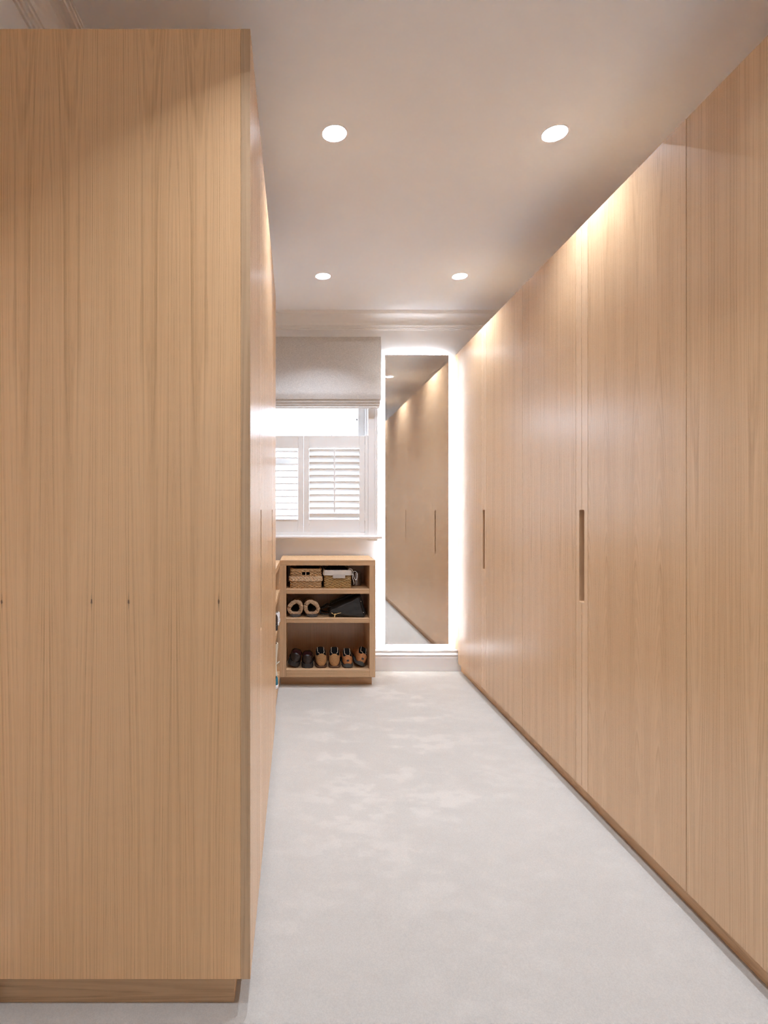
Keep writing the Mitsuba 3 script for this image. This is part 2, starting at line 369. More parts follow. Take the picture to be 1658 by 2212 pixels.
sm = sweep_profile([(x, WZ0 + z) for x, z in list(sill.exterior.coords)[:-1]], (WX0 - 0.093, Y_BACK), (WX1 + 0.093, Y_BACK), (0, -1))
add('sill', sm, 'gloss_white', Wn)
FY = Y_BACK + 0.085
add('sash_frame', join(box(WX0, WX0 + 0.012, FY - 0.02, FY + 0.1, WZ0, WZ1), box(WX1 - 0.012, WX1, FY - 0.02, FY + 0.1, WZ0, WZ1), box(WX0, WX1, FY - 0.02, FY + 0.1, WZ1 - 0.012, WZ1), box(WX0, WX1, FY - 0.02, FY + 0.1, WZ0, WZ0 + 0.012)), 'gloss_white', Wn)
for k, (z0, z1, y0) in enumerate(((1.53, WZ1 - 0.014, FY + 0.045), (WZ0 + 0.014, 1.57, FY))):
    x0, x1 = WX0 + 0.014, WX1 - 0.014
    fr = sg.box(x0, z0, x1, z1).difference(sg.box(x0 + 0.045, z0 + 0.04, x1 - 0.045, z1 - 0.045))
    s = add('sash', prism(fr, y0, y0 + 0.04, 'y'), 'gloss_white', Wn)
    gl = trimesh.Trimesh([(x0 + 0.04, y0 + 0.02, z0 + 0.035), (x1 - 0.04, y0 + 0.02, z0 + 0.035), (x1 - 0.04, y0 + 0.02, z1 - 0.04), (x0 + 0.04, y0 + 0.02, z1 - 0.04)], [[0, 1, 2], [0, 2, 3]], process=False)
    add('pane', gl, 'pane_glass', s)
ca_ = join(lathe([(0, 0), (0.008, 0), (0.009, 0.006), (0.006, 0.012), (0, 0.013)], 20))
ca_.apply_transform(trimesh.transformations.rotation_matrix(math.pi / 2, (1, 0, 0)))
ca_.apply_translation((WX1 - 0.072, FY + 0.045, 1.865))
add('sash_stop', ca_, 'steel', Wn, smooth=35)

labels['window_2'] = {'label': 'white framed window added in the left wall beside the viewer for fill light', 'category': 'window', 'kind': 'structure'}
add('frame', prism(sg.box(RY0, RZ0, RY1, RZ1).difference(sg.box(RY0 + 0.05, RZ0 + 0.05, RY1 - 0.05, RZ1 - 0.05)), X_LEFT - 0.15, X_LEFT - 0.10, 'x'), 'gloss_white', 'window_2')
gl = trimesh.Trimesh([(X_LEFT - 0.125, RY0 + 0.04, RZ0 + 0.04), (X_LEFT - 0.125, RY1 - 0.04, RZ0 + 0.04), (X_LEFT - 0.125, RY1 - 0.04, RZ1 - 0.04), (X_LEFT - 0.125, RY0 + 0.04, RZ1 - 0.04)], [[0, 1, 2], [0, 2, 3]], process=False)
add('pane', gl, 'pane_glass', 'window_2')

# ------------------------------------------------------------------ plantation shutters
SZ0, SZ1 = 1.0166, 1.7245
for pi_, (x0, x1, tilt, txt) in enumerate(((-0.005, 0.444, 33.0, 'white plantation shutter panel with half closed louvres, right of the window'), (-0.454, -0.0065, 5.0, 'white plantation shutter panel with open louvres, beside the left wardrobe'))):
    S = thing('shutter', txt, 'shutter', 'plantation shutter panels')
    ya, yb = Y_BACK - 0.012, Y_BACK + 0.016
    add('stile', box(x0, x0 + 0.040, ya, yb, SZ0, SZ1, 0.0015), 'shutter_white', S)
    add('stile', box(x1 - 0.040, x1, ya, yb, SZ0, SZ1, 0.0015), 'shutter_white', S)
    add('rail', box(x0 + 0.040, x1 - 0.040, ya + 0.001, yb - 0.001, 1.634, SZ1, 0.0015), 'shutter_white', S)
    add('rail', box(x0 + 0.040, x1 - 0.040, ya + 0.001, yb - 0.001, SZ0, 1.110, 0.0015), 'shutter_white', S)
    ell = [(0.0315 * math.cos(a), 0.0055 * math.sin(a)) for a in np.linspace(0, 2 * math.pi, 20, endpoint=False)]
    blade = sg.Polygon(ell)
    ca2, sa2 = math.cos(math.radians(tilt)), math.sin(math.radians(tilt))
    for k in range(11):
        z = 1.110 + 0.0265 + k * (0.524 - 0.053) / 10
        m = trimesh.creation.extrude_polygon(blade, x1 - x0 - 0.083, engine='earcut')
        v = m.vertices.copy()
        yy, zz = v[:, 0], v[:, 1]           # +y is towards the outside, room edge up
        m.vertices = np.stack([x0 + 0.0415 + v[:, 2], (ya + yb) / 2 + yy * ca2 + zz * sa2, z - yy * sa2 + zz * ca2], -1)
        if m.volume < 0: m.invert()
        add('louvre', m, 'shutter_white', S, smooth=40)
    xm = (x0 + x1) / 2
    if pi_ == 0:
        add('tilt_rod', box(xm - 0.005, xm + 0.005, ya - 0.026, ya - 0.016, 1.160, 1.628, 0.002), 'shutter_white', S)
    else:
        add('tilt_rod', box(xm - 0.005, xm + 0.005, ya - 0.030, ya - 0.020, 1.130, 1.628, 0.002), 'shutter_white', S)
    kn = spheres_hull([(xm - 0.06 if pi_ else xm - 0.018, (ya + yb) / 2, SZ1 + 0.004, 0.005), (xm - 0.06 if pi_ else xm - 0.018, (ya + yb) / 2, SZ1 - 0.002, 0.005)], 16)
    add('magnet_knob', kn, 'steel', S, smooth=True)
    hx = x1 if pi_ == 0 else x0
    for hz in (1.10, 1.60):
        add('hinge', box(hx - 0.003, hx + 0.0045, ya - 0.004, ya + 0.004, hz, hz + 0.055, 0.001), 'shutter_white', S)
for b in (box(0.4455, WX1 - 0.0025, Y_BACK - 0.014, Y_BACK + 0.03, WZ0 + 0.001, SZ1 + 0.002, 0.0015), box(WX0 + 0.0025, -0.4555, Y_BACK - 0.014, Y_BACK + 0.03, WZ0 + 0.001, SZ1 + 0.002, 0.0015), box(-0.455, 0.445, Y_BACK - 0.010, Y_BACK + 0.03, WZ0 + 0.0005, SZ0 - 0.0015, 0.0015)):
    add('shutter_frame', b, 'shutter_white', Wn)

# ------------------------------------------------------------------ roman blind
B = thing('roman_blind', 'oatmeal linen roman blind half raised over the window', 'blind')
BX0, BX1, BY, BZ1 = -0.562, 0.5495, 3.905, 2.424
def sheet(xz_profile, x0, x1, nx=24):
    """a cloth hanging along a (y, z) profile"""
    pr = np.array(xz_profile); xs = np.linspace(x0, x1, nx)
    v = np.array([(x, y + 0.0015 * math.sin(9 * x + 5 * z), z) for x in xs for y, z in pr])
    n = len(pr)
    i, j = np.meshgrid(np.arange(nx - 1), np.arange(n - 1), indexing='ij')
    q = np.stack([i * n + j, (i + 1) * n + j, (i + 1) * n + j + 1, i * n + j + 1], -1).reshape(-1, 4)
    return trimesh.Trimesh(v, np.vstack([q[:, [0, 1, 2]], q[:, [0, 2, 3]]]), process=False)
prof = [(BY, BZ1 - 0.0), (BY, 2.30), (BY - 0.001, 2.15), (BY - 0.003, 2.03), (BY - 0.004, 1.980), (BY - 0.002, 1.973), (BY + 0.006, 1.970), (BY + 0.012, 1.975), (BY + 0.016, 2.00)]
add('fabric', sheet(prof, BX0, BX1), 'linen', B, smooth=60)
for k, (z, dx) in enumerate(((1.953, 0.004), (1.936, 0.006), (1.918, 0.009))):
    y = BY + 0.004 + 0.006 * k
    add('fold', sheet([(y + 0.012, z + 0.06), (y + 0.003, z + 0.03), (y, z + 0.012), (y, z + 0.002), (y + 0.003, z - 0.004), (y + 0.010, z - 0.005), (y + 0.016, z + 0.002)], BX0 + dx, BX1 - dx), 'linen', B, smooth=60)
add('head_batten', box(BX0 + 0.004, BX1 - 0.002, BY + 0.003, Y_BACK - 0.001, BZ1 - 0.036, BZ1 - 0.001, 0.001), 'shutter_white', B)
add('cord_bracket', box(BX1, BX1 + 0.007, BY + 0.01, BY + 0.04, BZ1 - 0.045, BZ1 - 0.012, 0.001), 'backing_white', B)
cx, cy = 0.552, 3.945
loop = [(cx - 0.005, cy, BZ1 - 0.03)] + [(cx - 0.005, cy, z) for z in np.linspace(2.3, 1.045, 12)] + [(cx + 0.005 * math.sin(a), cy, 1.04 - 0.006 * math.cos(a)) for a in np.linspace(-1.2, 1.2, 7)] + [(cx + 0.005, cy, z) for z in np.linspace(1.045, 2.3, 12)] + [(cx + 0.004, cy, BZ1 - 0.03)]
add('pull_cord', tube(loop, 0.0012, 5), 'grey_cord', B)

# ------------------------------------------------------------------ backlit mirror
Mr = thing('wall_mirror', 'tall frameless backlit mirror standing proud of the end wall', 'mirror')
MX0, MX1, MZ0, MZ1, MY = 0.588, 1.0535, 0.1995, 2.310, 3.966
RM = trimesh.transformations.rotation_matrix(0.011, (0, 0, 1), ((MX0 + MX1) / 2, MY, 0))
def rm(m):
    m.apply_transform(RM); return m
add('glass', rm(box(MX0, MX1, MY, MY + 0.006, MZ0, MZ1)), 'mirror_silver', Mr)
add('backing', rm(box(MX0 + 0.022, MX1 - 0.022, MY + 0.0065, Y_BACK - 0.005, MZ0 + 0.022, MZ1 - 0.022)), 'backing_white', Mr)
LED_RGB = (0.94, 1.0, 1.08)
e = {'type': 'area', 'sampling_weight': 0.5, 'radiance': rgb(*[LED * c for c in LED_RGB])}
y0, y1 = MY + 0.010, MY + 0.020
for b in (box(MX0 + 0.018, MX0 + 0.0215, y0, y1, MZ0 + 0.024, MZ1 - 0.024), box(MX1 - 0.0215, MX1 - 0.018, y0, y1, MZ0 + 0.024, MZ1 - 0.024),
          box(MX0 + 0.024, MX1 - 0.024, y0, y1, MZ0 + 0.018, MZ0 + 0.0215), box(MX0 + 0.024, MX1 - 0.024, y0, y1, MZ1 - 0.0215, MZ1 - 0.018)):
    add('light_strip', rm(b), 'emitter_shell', Mr, emitter=e)

# ------------------------------------------------------------------ low shoe shelves in the corner
SY, SX0, SX1, STOP = 3.605, -0.161, 0.4707, 0.847
Sh = thing('shoe_shelf', 'low open oak shelf unit below the window holding baskets, bag and shoes', 'shelf unit')
yb = Y_BACK - 0.0325
add('top', box(SX0, SX1, SY, yb, STOP - 0.036, STOP, 0.001), 'oak_horizontal', Sh)
add('side_panel', box(SX0, SX0 + 0.0405, SY, yb, Z_PL + 0.002, STOP - 0.0362, 0.001), 'oak_vertical', Sh)
add('side_panel', box(SX1 - 0.0385, SX1, SY, yb, Z_PL + 0.002, STOP - 0.0362, 0.001), 'oak_vertical', Sh)
ix0, ix1 = SX0 + 0.0408, SX1 - 0.0388
add('bottom_board', box(ix0, ix1, SY + 0.0005, yb, Z_PL + 0.002, 0.119, 0.001), 'oak_horizontal', Sh)
add('shelf', box(ix0, ix1, SY + 0.0015, yb, 0.430, 0.461, 0.001), 'oak_horizontal', Sh)
add('shelf', box(ix0, ix1, SY + 0.0015, yb, 0.623, 0.655, 0.001), 'oak_horizontal', Sh)
add('back_panel', box(SX0, SX1, yb + 0.0003, yb + 0.0035, Z_PL + 0.002, STOP - 0.001), 'oak_vertical', Sh)
add('plinth', box(SX0, SX1 - 0.014, SY + 0.078, yb, 0.0, Z_PL + 0.0015, 0.001), 'oak_horizontal', Sh)

Sl = thing('shoe_shelf', 'low open oak shelf unit along the left wall, mostly hidden by the tall wardrobe', 'shelf unit')
ly0, ly1, lx = LY1 + 0.010, SY - 0.0005, -0.161
add('top', box(X_LEFT + 0.002, lx, ly0, ly1, STOP - 0.036, STOP, 0.001), 'oak_horizontal', Sl)
add('side_panel', box(X_LEFT + 0.002, lx, ly0, ly0 + 0.03, Z_PL + 0.002, STOP - 0.0362, 0.001), 'oak_vertical', Sl)
add('side_panel', box(X_LEFT + 0.002, lx, ly1 - 0.03, ly1, Z_PL + 0.002, STOP - 0.0362, 0.001), 'oak_vertical', Sl)
add('bottom_board', box(X_LEFT + 0.002, lx - 0.0005, ly0 + 0.0302, ly1 - 0.0302, Z_PL + 0.002, 0.119, 0.001), 'oak_horizontal', Sl)
for z0, z1 in ((0.430, 0.461), (0.623, 0.655)):
    add('shelf', box(X_LEFT + 0.002, lx - 0.0015, ly0 + 0.0302, ly1 - 0.0302, z0, z1, 0.001), 'oak_horizontal', Sl)
add('back_panel', box(X_LEFT + 0.0002, X_LEFT + 0.0018, ly0, ly1, Z_PL + 0.002, STOP - 0.001), 'oak_vertical', Sl)
add('plinth', box(X_LEFT + 0.002, lx - 0.04, ly0, ly1 + 0.075, 0.0, Z_PL + 0.0015, 0.001), 'oak_horizontal', Sl)
#CONTENTS
# ------------------------------------------------------------------ things on the shelves
mat('rattan', lambda p, n, uv: mi.Color3f(0.62, 0.43, 0.24) * (0.72 + 0.5 * noise(p.x * 160.0, p.y * 160.0, p.z * 160.0)), 0.6, 0.3)
mat('hyacinth', lambda p, n, uv: mi.Color3f(0.74, 0.57, 0.39) * (0.75 + 0.45 * noise(p.x * 130.0, p.y * 130.0, p.z * 130.0)), 0.6, 0.3)
mat('seagrass', lambda p, n, uv: mi.Color3f(0.56, 0.39, 0.18) * (0.65 + 0.6 * noise(p.x * 140.0, p.y * 140.0, p.z * 200.0)), 0.6, 0.3)
mat('white_cloth', (0.74, 0.72, 0.68), 0.9, 0.1)
mat('grey_tag', (0.55, 0.54, 0.53), 0.7)
mat('navy_cloth', (0.012, 0.013, 0.022), 0.9, 0.1)
mat('white_cord', (0.72, 0.70, 0.66), 0.8)
mat('dark_leather', lambda p, n, uv: mi.Color3f(0.030, 0.020, 0.017) * (0.7 + 0.6 * noise(p.x * 90.0, p.y * 90.0, p.z * 90.0)), 0.34, 0.5)
mat('burgundy_lining', (0.060, 0.010, 0.010), 0.6)
mat('dark_sole', (0.026, 0.024, 0.024), 0.5)
mat('tan_suede', lambda p, n, uv: mi.Color3f(0.42, 0.235, 0.105) * (0.75 + 0.5 * noise(p.x * 200.0, p.y * 200.0, p.z * 200.0)), 0.85, 0.2)
mat('tan_leather', lambda p, n, uv: mi.Color3f(0.46, 0.205, 0.080) * (0.8 + 0.4 * noise(p.x * 120.0, p.y * 120.0, p.z * 120.0)), 0.55, 0.4)
mat('brown_sole', (0.11, 0.06, 0.035), 0.7)
mat('green_grey_sole', (0.060, 0.064, 0.060), 0.7)
mat('cream_lining', (0.62, 0.54, 0.44), 0.85)
mat('black_lining', (0.008, 0.008, 0.009), 0.9)
mat('logo_dark', (0.03, 0.025, 0.03), 0.5)
mat('sheepskin', lambda p, n, uv: mi.Color3f(0.62, 0.46, 0.31) * (0.70 + 0.6 * noise(p.x * 260.0, p.y * 260.0, p.z * 260.0)), 0.95, 0.1, sheen=0.6)
mat('grey_felt', (0.32, 0.29, 0.27), 0.95, 0.1)
mat('grey_rubber', (0.085, 0.085, 0.09), 0.55)
mat('slipper_suede', (0.26, 0.165, 0.095), 0.9, 0.2)
mat('black_leather', lambda p, n, uv: mi.Color3f(0.016, 0.016, 0.017) * (0.8 + 0.4 * noise(p.x * 60.0, p.y * 60.0, p.z * 60.0)), 0.36, 0.5)
mat('grey_tin', (0.42, 0.42, 0.46), 0.32, 0.5, 0.9)
mat('white_leather', (0.75, 0.75, 0.76), 0.5)
mat('cream_leather', (0.66, 0.60, 0.48), 0.6)
mat('teal_cloth', (0.02, 0.17, 0.24), 0.6)

def move(m, loc=(0, 0, 0), yaw=0.0, roll=0.0, pitch=0.0, rest=None):
    """roll about the length (y), pitch about x, then yaw about z"""
    m = m.copy()
    R = trimesh.transformations.rotation_matrix(math.radians(yaw), (0, 0, 1)) @ trimesh.transformations.rotation_matrix(math.radians(roll), (0, 1, 0)) @ trimesh.transformations.rotation_matrix(math.radians(pitch), (1, 0, 0))
    m.apply_transform(R)
    m.apply_translation(loc)
    return m

def place_parts(parts, loc, yaw=0, roll=0, pitch=0):
    out = [(n_, move(m_, (0, 0, 0), yaw, roll, pitch), b_, s_) for n_, m_, b_, s_ in parts]
    low = min(m_.vertices[:, 2].min() for _, m_, _, _ in out)
    for _, m_, _, _ in out:
        m_.apply_translation((loc[0], loc[1], loc[2] - low + 0.0006))
    return out

TS = np.array([0, .02, .07, .16, .28, .42, .55, .68, .80, .90, .965, 1.0])
HW = np.array([.014, .025, .033, .0375, .0375, .0350, .0365, .0395, .0395, .034, .022, .008])
def ring(t, L, w, z0, z1, n=28, e=0.75, sx=0.0):
    a = np.arange(n) * 2 * np.pi / n
    c, s = np.cos(a), np.sin(a)
    x = sx + w * np.sign(c) * np.abs(c) ** e
    z = (z0 + z1) / 2 + (z1 - z0) / 2 * np.sign(s) * np.abs(s) ** e
    return np.stack([x, np.full(n, t * L), z], -1)

def shoe(L=0.275, wide=1.0, heel_h=0.075, tongue_h=0.115, zs=0.014, heel_lift=0.0, upper='tan_suede', lining='black_lining', sole='brown_sole',
         sole_up=0.0, logo=None, heel_tab=False, heel_rand=False, lace=None, flip=1):
    tt = np.linspace(0, 1, 30)
    hw = np.interp(tt, TS, HW) * wide
    sx = flip * 0.005 * np.sin(np.pi * tt) * tt
    top = np.interp(tt, [0, .02, .07, .18, .31, .38, .48, .60, .75, .88, .95, 1], [heel_h * .80, heel_h * .97, heel_h, heel_h * .92, tongue_h * .97, tongue_h, tongue_h * .86, .080, .064, .054, .044, .028]) + heel_lift * np.clip(1 - tt / .55, 0, 1)
    z0 = zs + heel_lift * np.clip(1 - (tt - .2) / .35, 0, 1)
    body = man(loft([ring(t, L, w, a, b, sx=x) for t, w, a, b, x in zip(tt, hw, z0 - 0.004, top, sx)]))
    sel = (tt > 0.018) & (tt < 0.47)
    def cav(ins, cut):
        s2 = (tt > 0.018) & (tt < cut)
        return man(loft([ring(t, L, max(w - ins, .003) * (1.0 if 0.03 < t < cut - 0.04 else 0.80), a + 0.012, 0.20, e=0.5, sx=x) for t, w, a, x in zip(tt[s2], hw[s2], z0[s2], sx[s2])]))
    c1, c2 = cav(0.0040, 0.40), cav(0.0056, 0.365)
    up = tri(body - c1)
    inner = tri((c1 - c2) ^ body)
    foot = tri((body ^ (c2 ^ man(box(-.1, .1, -.1, .4, 0, zs + heel_lift + 0.018)))))
    parts = [('upper', up, upper, 42), ('lining', inner, lining, 42)]
    if len(foot.faces): parts.append(('insole', foot, lining, 42))
    # sole
    ow = hw + 0.0035
    if heel_lift > 0:
        rs = [ring(t, L * 1.01, w, a - 0.008, a + 0.001, e=0.3, sx=x) for t, w, a, x in zip(tt, ow, z0, sx)]
        parts.append(('sole', loft(rs), sole, 30))
        pl = np.vstack([np.stack([ow[tt < .27] + sx[tt < .27], tt[tt < .27] * L], -1), np.stack([-ow[tt < .27] + sx[tt < .27], tt[tt < .27] * L], -1)[::-1]])
        hb = prism(sg.Polygon(pl).buffer(0.001), 0.0, zs + heel_lift - 0.0075)
        parts.append(('heel', hb, sole, 30))
    else:
        up_ = sole_up * np.exp(-tt * 16)
        rs = [ring(t - 0.006 * (t < .05), L * 1.01, w, b, a + u, e=0.35, sx=x) for t, w, a, u, x, b in zip(tt, ow, z0 + 0.001, up_, sx, 0.0 + 0.010 * np.clip((tt - .82) / .18, 0, 1) ** 2 + 0.004 * np.clip((.06 - tt) / .06, 0, 1))]
        parts.append(('sole', loft(rs), sole, 30))
    if heel_tab:
        # piping around the collar from heel to tongue
        for sg_ in (-1, 1):
            k = (tt > .01) & (tt < .36)
            pth = np.stack([sg_ * (hw[k] - 0.010) * 0.80 + sx[k], tt[k] * L + 0.004, top[k] + 0.0005], -1)
            parts.append(('collar_piping', tube(pth, 0.0022, 6), lace or 'cream_lining', True))
    if logo:
        parts.append(('heel_badge', box(-0.0075, 0.0075, -0.004, 0.004, heel_h * .52, heel_h * .52 + 0.011, 0.001), logo, False))
    return parts

def put(name, parts, label, category, loc, yaw=0, roll=0, pitch=0, group=None):
    t = thing(name, label, category, group)
    for n_, m_, b_, s_ in place_parts(parts, loc, yaw, roll, pitch):
        add(n_, m_, b_, t, smooth=s_)
    return t


zb = 0.119
LOAF = dict(L=0.27, wide=0.95, heel_h=0.072, tongue_h=0.080, zs=0.010, heel_lift=0.020, upper='dark_leather', lining='burgundy_lining', sole='dark_sole')
put('loafer', shoe(**LOAF, flip=-1), 'dark brown leather loafer leaning askew at the left end of the bottom shelf', 'shoe', (-0.078, 3.646, zb), yaw=-4, roll=19, group='shoes on the bottom shelf')
put('loafer', shoe(**LOAF), 'dark brown leather loafer standing upright beside its tilted twin', 'shoe', (0.0205, 3.640, zb), yaw=0, group='shoes on the bottom shelf')
SUE = dict(L=0.285, wide=1.0, heel_h=0.097, tongue_h=0.116, zs=0.013, upper='tan_suede', lining='black_lining', sole='brown_sole', heel_tab=True, lace='cream_lining')
put('walking_shoe', shoe(**SUE, flip=-1), 'tan suede walking shoe with black lining, left one of the middle pair', 'shoe', (0.1155, 3.645, zb), yaw=2, group='shoes on the bottom shelf')
put('walking_shoe', shoe(**SUE), 'tan suede walking shoe with black lining, right one of the middle pair', 'shoe', (0.2015, 3.642, zb), yaw=-2, group='shoes on the bottom shelf')
CAS = dict(L=0.275, wide=0.89, heel_h=0.088, tongue_h=0.108, zs=0.014, upper='tan_leather', lining='black_lining', sole='green_grey_sole', sole_up=0.016, logo='logo_dark', heel_tab=True, lace='cream_lining')
put('casual_shoe', shoe(**CAS, flip=-1), 'orange tan leather shoe with dark badge on its heel, standing flat', 'shoe', (0.2915, 3.642, zb), yaw=-1, group='shoes on the bottom shelf')
put('casual_shoe', shoe(**CAS), 'orange tan leather shoe with dark heel badge, tilted against the shelf side', 'shoe', (0.3725, 3.650, zb), yaw=3, roll=22, group='shoes on the bottom shelf')

# sheepskin slippers, openings towards the room
def slipper(flip):
    n = 44
    a = np.linspace(0, 2 * np.pi, n, endpoint=False)
    # rim: flattened below, drawn up to one side above
    rx, rz = 0.0415 + 0.0 * a, 0.043 + 0.006 * np.sin(a)
    cxs = flip * 0.010 * (np.sin(a) > 0) * np.sin(a)
    path = np.stack([rx * np.cos(a) + cxs, 0.012 - 0.012 * np.sin(a), 0.056 + rz * np.sin(a)], -1)
    fur = tube(path, 0.0120 + 0.001 * np.sin(3 * a), 14, closed=True)
    fur = fur.subdivide().subdivide()
    nn = fur.vertex_normals
    d = 0.007 * (meshkit.noise(fur.vertices * 480.0, 3) - 0.5) + 0.006 * (meshkit.noise(fur.vertices * 120.0, 5) - 0.5)
    fur.vertices = fur.vertices + nn * d[:, None]
    rings, inn = [], []
    for y, s, dz in ((0.020, 1.0, 0), (0.06, 1.03, 0), (0.12, 1.04, -0.004), (0.18, 0.98, -0.012), (0.225, 0.82, -0.022), (0.25, 0.5, -0.032), (0.258, 0.15, -0.04)):
        rings.append(np.stack([(0.049 * s) * np.cos(a) + cxs * s, np.full(n, y), 0.012 + (0.044 + 0.004 * np.sin(a)) * s * (1 + np.sin(a)) + 0.0 * dz], -1))
        inn.append(np.stack([(0.040 * s) * np.cos(a) + cxs * s, np.full(n, y * 0.9 - 0.012), 0.020 + (0.037 + 0.003 * np.sin(a)) * s * (1 + np.sin(a))], -1))
    body, cav = man(loft(rings)), man(loft(inn))
    cav2 = man(loft([r_ + np.array([0, 0.002, 0]) for r_ in [np.stack([q[:, 0] * 0.96, q[:, 1], 0.056 + (q[:, 2] - 0.056) * 0.96], -1) for q in inn]]))
    up, lin = tri(body - cav), tri((cav - cav2) ^ body)
    w = np.interp(np.linspace(0, 1, 24), TS, HW) * 1.12
    ys = np.linspace(-0.004, 0.262, 24)
    sole = loft([np.stack([ww * np.sign(np.cos(a)) * np.abs(np.cos(a)) ** .4, np.full(n, y), 0.008 + 0.008 * np.sign(np.sin(a)) * np.abs(np.sin(a)) ** .4], -1) for ww, y in zip(w, ys)])
    return [('upper', up, 'slipper_suede', 42), ('lining', lin, 'grey_felt', 42), ('fur_rim', fur, 'sheepskin', True), ('sole', sole, 'grey_rubber', 30)]
put('slipper', slipper(1), 'sheepskin slipper with fluffy cream rim, at the left end of the middle shelf', 'slipper', (-0.063, 3.642, 0.461), yaw=-3, group='sheepskin slippers')
put('slipper', slipper(-1), 'sheepskin slipper with fluffy cream rim, next to the black handbag', 'slipper', (0.052, 3.642, 0.461), yaw=3, group='sheepskin slippers')

# black handbag on its side
Hb = thing('handbag', 'black leather handbag with brass zip pull lying on its side on the shelf', 'bag')
r = 0.010
zs_ = 0.4615
bag = spheres_hull([(0.176, 3.66, zs_ + r, r), (0.180, 3.64, zs_ + 0.040, r), (0.176, 3.86, zs_ + r, r), (0.190, 3.86, zs_ + 0.05, r),
                    (0.392, 3.638, zs_ + r, r), (0.360, 3.638, zs_ + 0.125, r), (0.404, 3.66, zs_ + 0.02, r), (0.372, 3.66, zs_ + 0.130, r), (0.400, 3.88, zs_ + r, r), (0.385, 3.88, zs_ + 0.120, r)], 24)
bag = tri(man(bag).refine_to_length(0.008))
v = bag.vertices
v[:, 2] += (0.004 * (meshkit.noise(v * 38.0, 2) - 0.5) - 0.003 * np.exp(-((v[:, 0] - 0.30) / 0.035) ** 2)) * (v[:, 2] > zs_ + 0.012)
v[:, 1] += 0.005 * (meshkit.noise(v * 45.0, 9) - 0.5) * (v[:, 1] < 3.7)
add('body', bag, 'black_leather', Hb, smooth=True)
add('base_seam', tube([(0.404, 3.632, zs_ + 0.010), (0.392, 3.628, zs_ + 0.055), (0.371, 3.629, zs_ + 0.120), (0.366, 3.634, zs_ + 0.134)], 0.003, 6), 'black_leather', Hb, smooth=True)
for k in range(2):
    y = 3.70 + 0.10 * k
    add('handle', tube([(0.20, y, zs_ + 0.05), (0.16, y + 0.005, zs_ + 0.062), (0.125, y + 0.01, zs_ + 0.048 - 0.01 * k), (0.108, y + 0.012, zs_ + 0.028), (0.112, y, zs_ + 0.014), (0.14, y - 0.02, zs_ + 0.012), (0.185, y - 0.03, zs_ + 0.016)], 0.0055, 8), 'black_leather', Hb, smooth=True)
flap = spheres_hull([(0.19, 3.80, zs_ + 0.062, 0.008), (0.30, 3.80, zs_ + 0.115, 0.008), (0.345, 3.80, zs_ + 0.128, 0.008), (0.19, 3.87, zs_ + 0.062, 0.008), (0.345, 3.87, zs_ + 0.128, 0.008)], 16)
add('flap', flap, 'black_leather', Hb, smooth=True)
zp = add('zip_pull', tube([(0.246, 3.6290, zs_ + 0.032), (0.222, 3.6275, zs_ + 0.027), (0.205, 3.6275, zs_ + 0.020), (0.192, 3.628, zs_ + 0.024), (0.180, 3.629, zs_ + 0.032)], 0.0022, 8), 'brass', Hb, smooth=True)
add('tab', box(-0.0035, 0.0035, 3.6235, 3.6265, 0.0, 0.028, 0.0008).apply_transform(trimesh.transformations.translation_matrix((0.203, 0, zs_ + 0.0005)) @ trimesh.transformations.rotation_matrix(math.radians(12), (0, 1, 0), (0, 3.625, 0.014))), 'brass', zp)
for x, z in ((0.3755, 0.108), (0.3925, 0.034)):
    s_ = trimesh.creation.icosphere(2, 0.0035); s_.apply_translation((x + 0.002, 3.6275, zs_ + z)); add('stud', s_, 'steel', Hb, smooth=True)

# baskets
def rrect(w, d, r, n):
    poly = sg.box(-w / 2 + r, -d / 2 + r, w / 2 - r, d / 2 - r).buffer(r, 8)
    b = poly.exterior
    s = np.linspace(0, b.length, n, endpoint=False)
    pts = np.array([b.interpolate(q).coords[0] for q in s])
    nx = np.roll(pts, -1, 0) - np.roll(pts, 1, 0)
    nx /= np.linalg.norm(nx, axis=1, keepdims=True)
    return pts, np.stack([nx[:, 1], -nx[:, 0]], -1), s, b.length

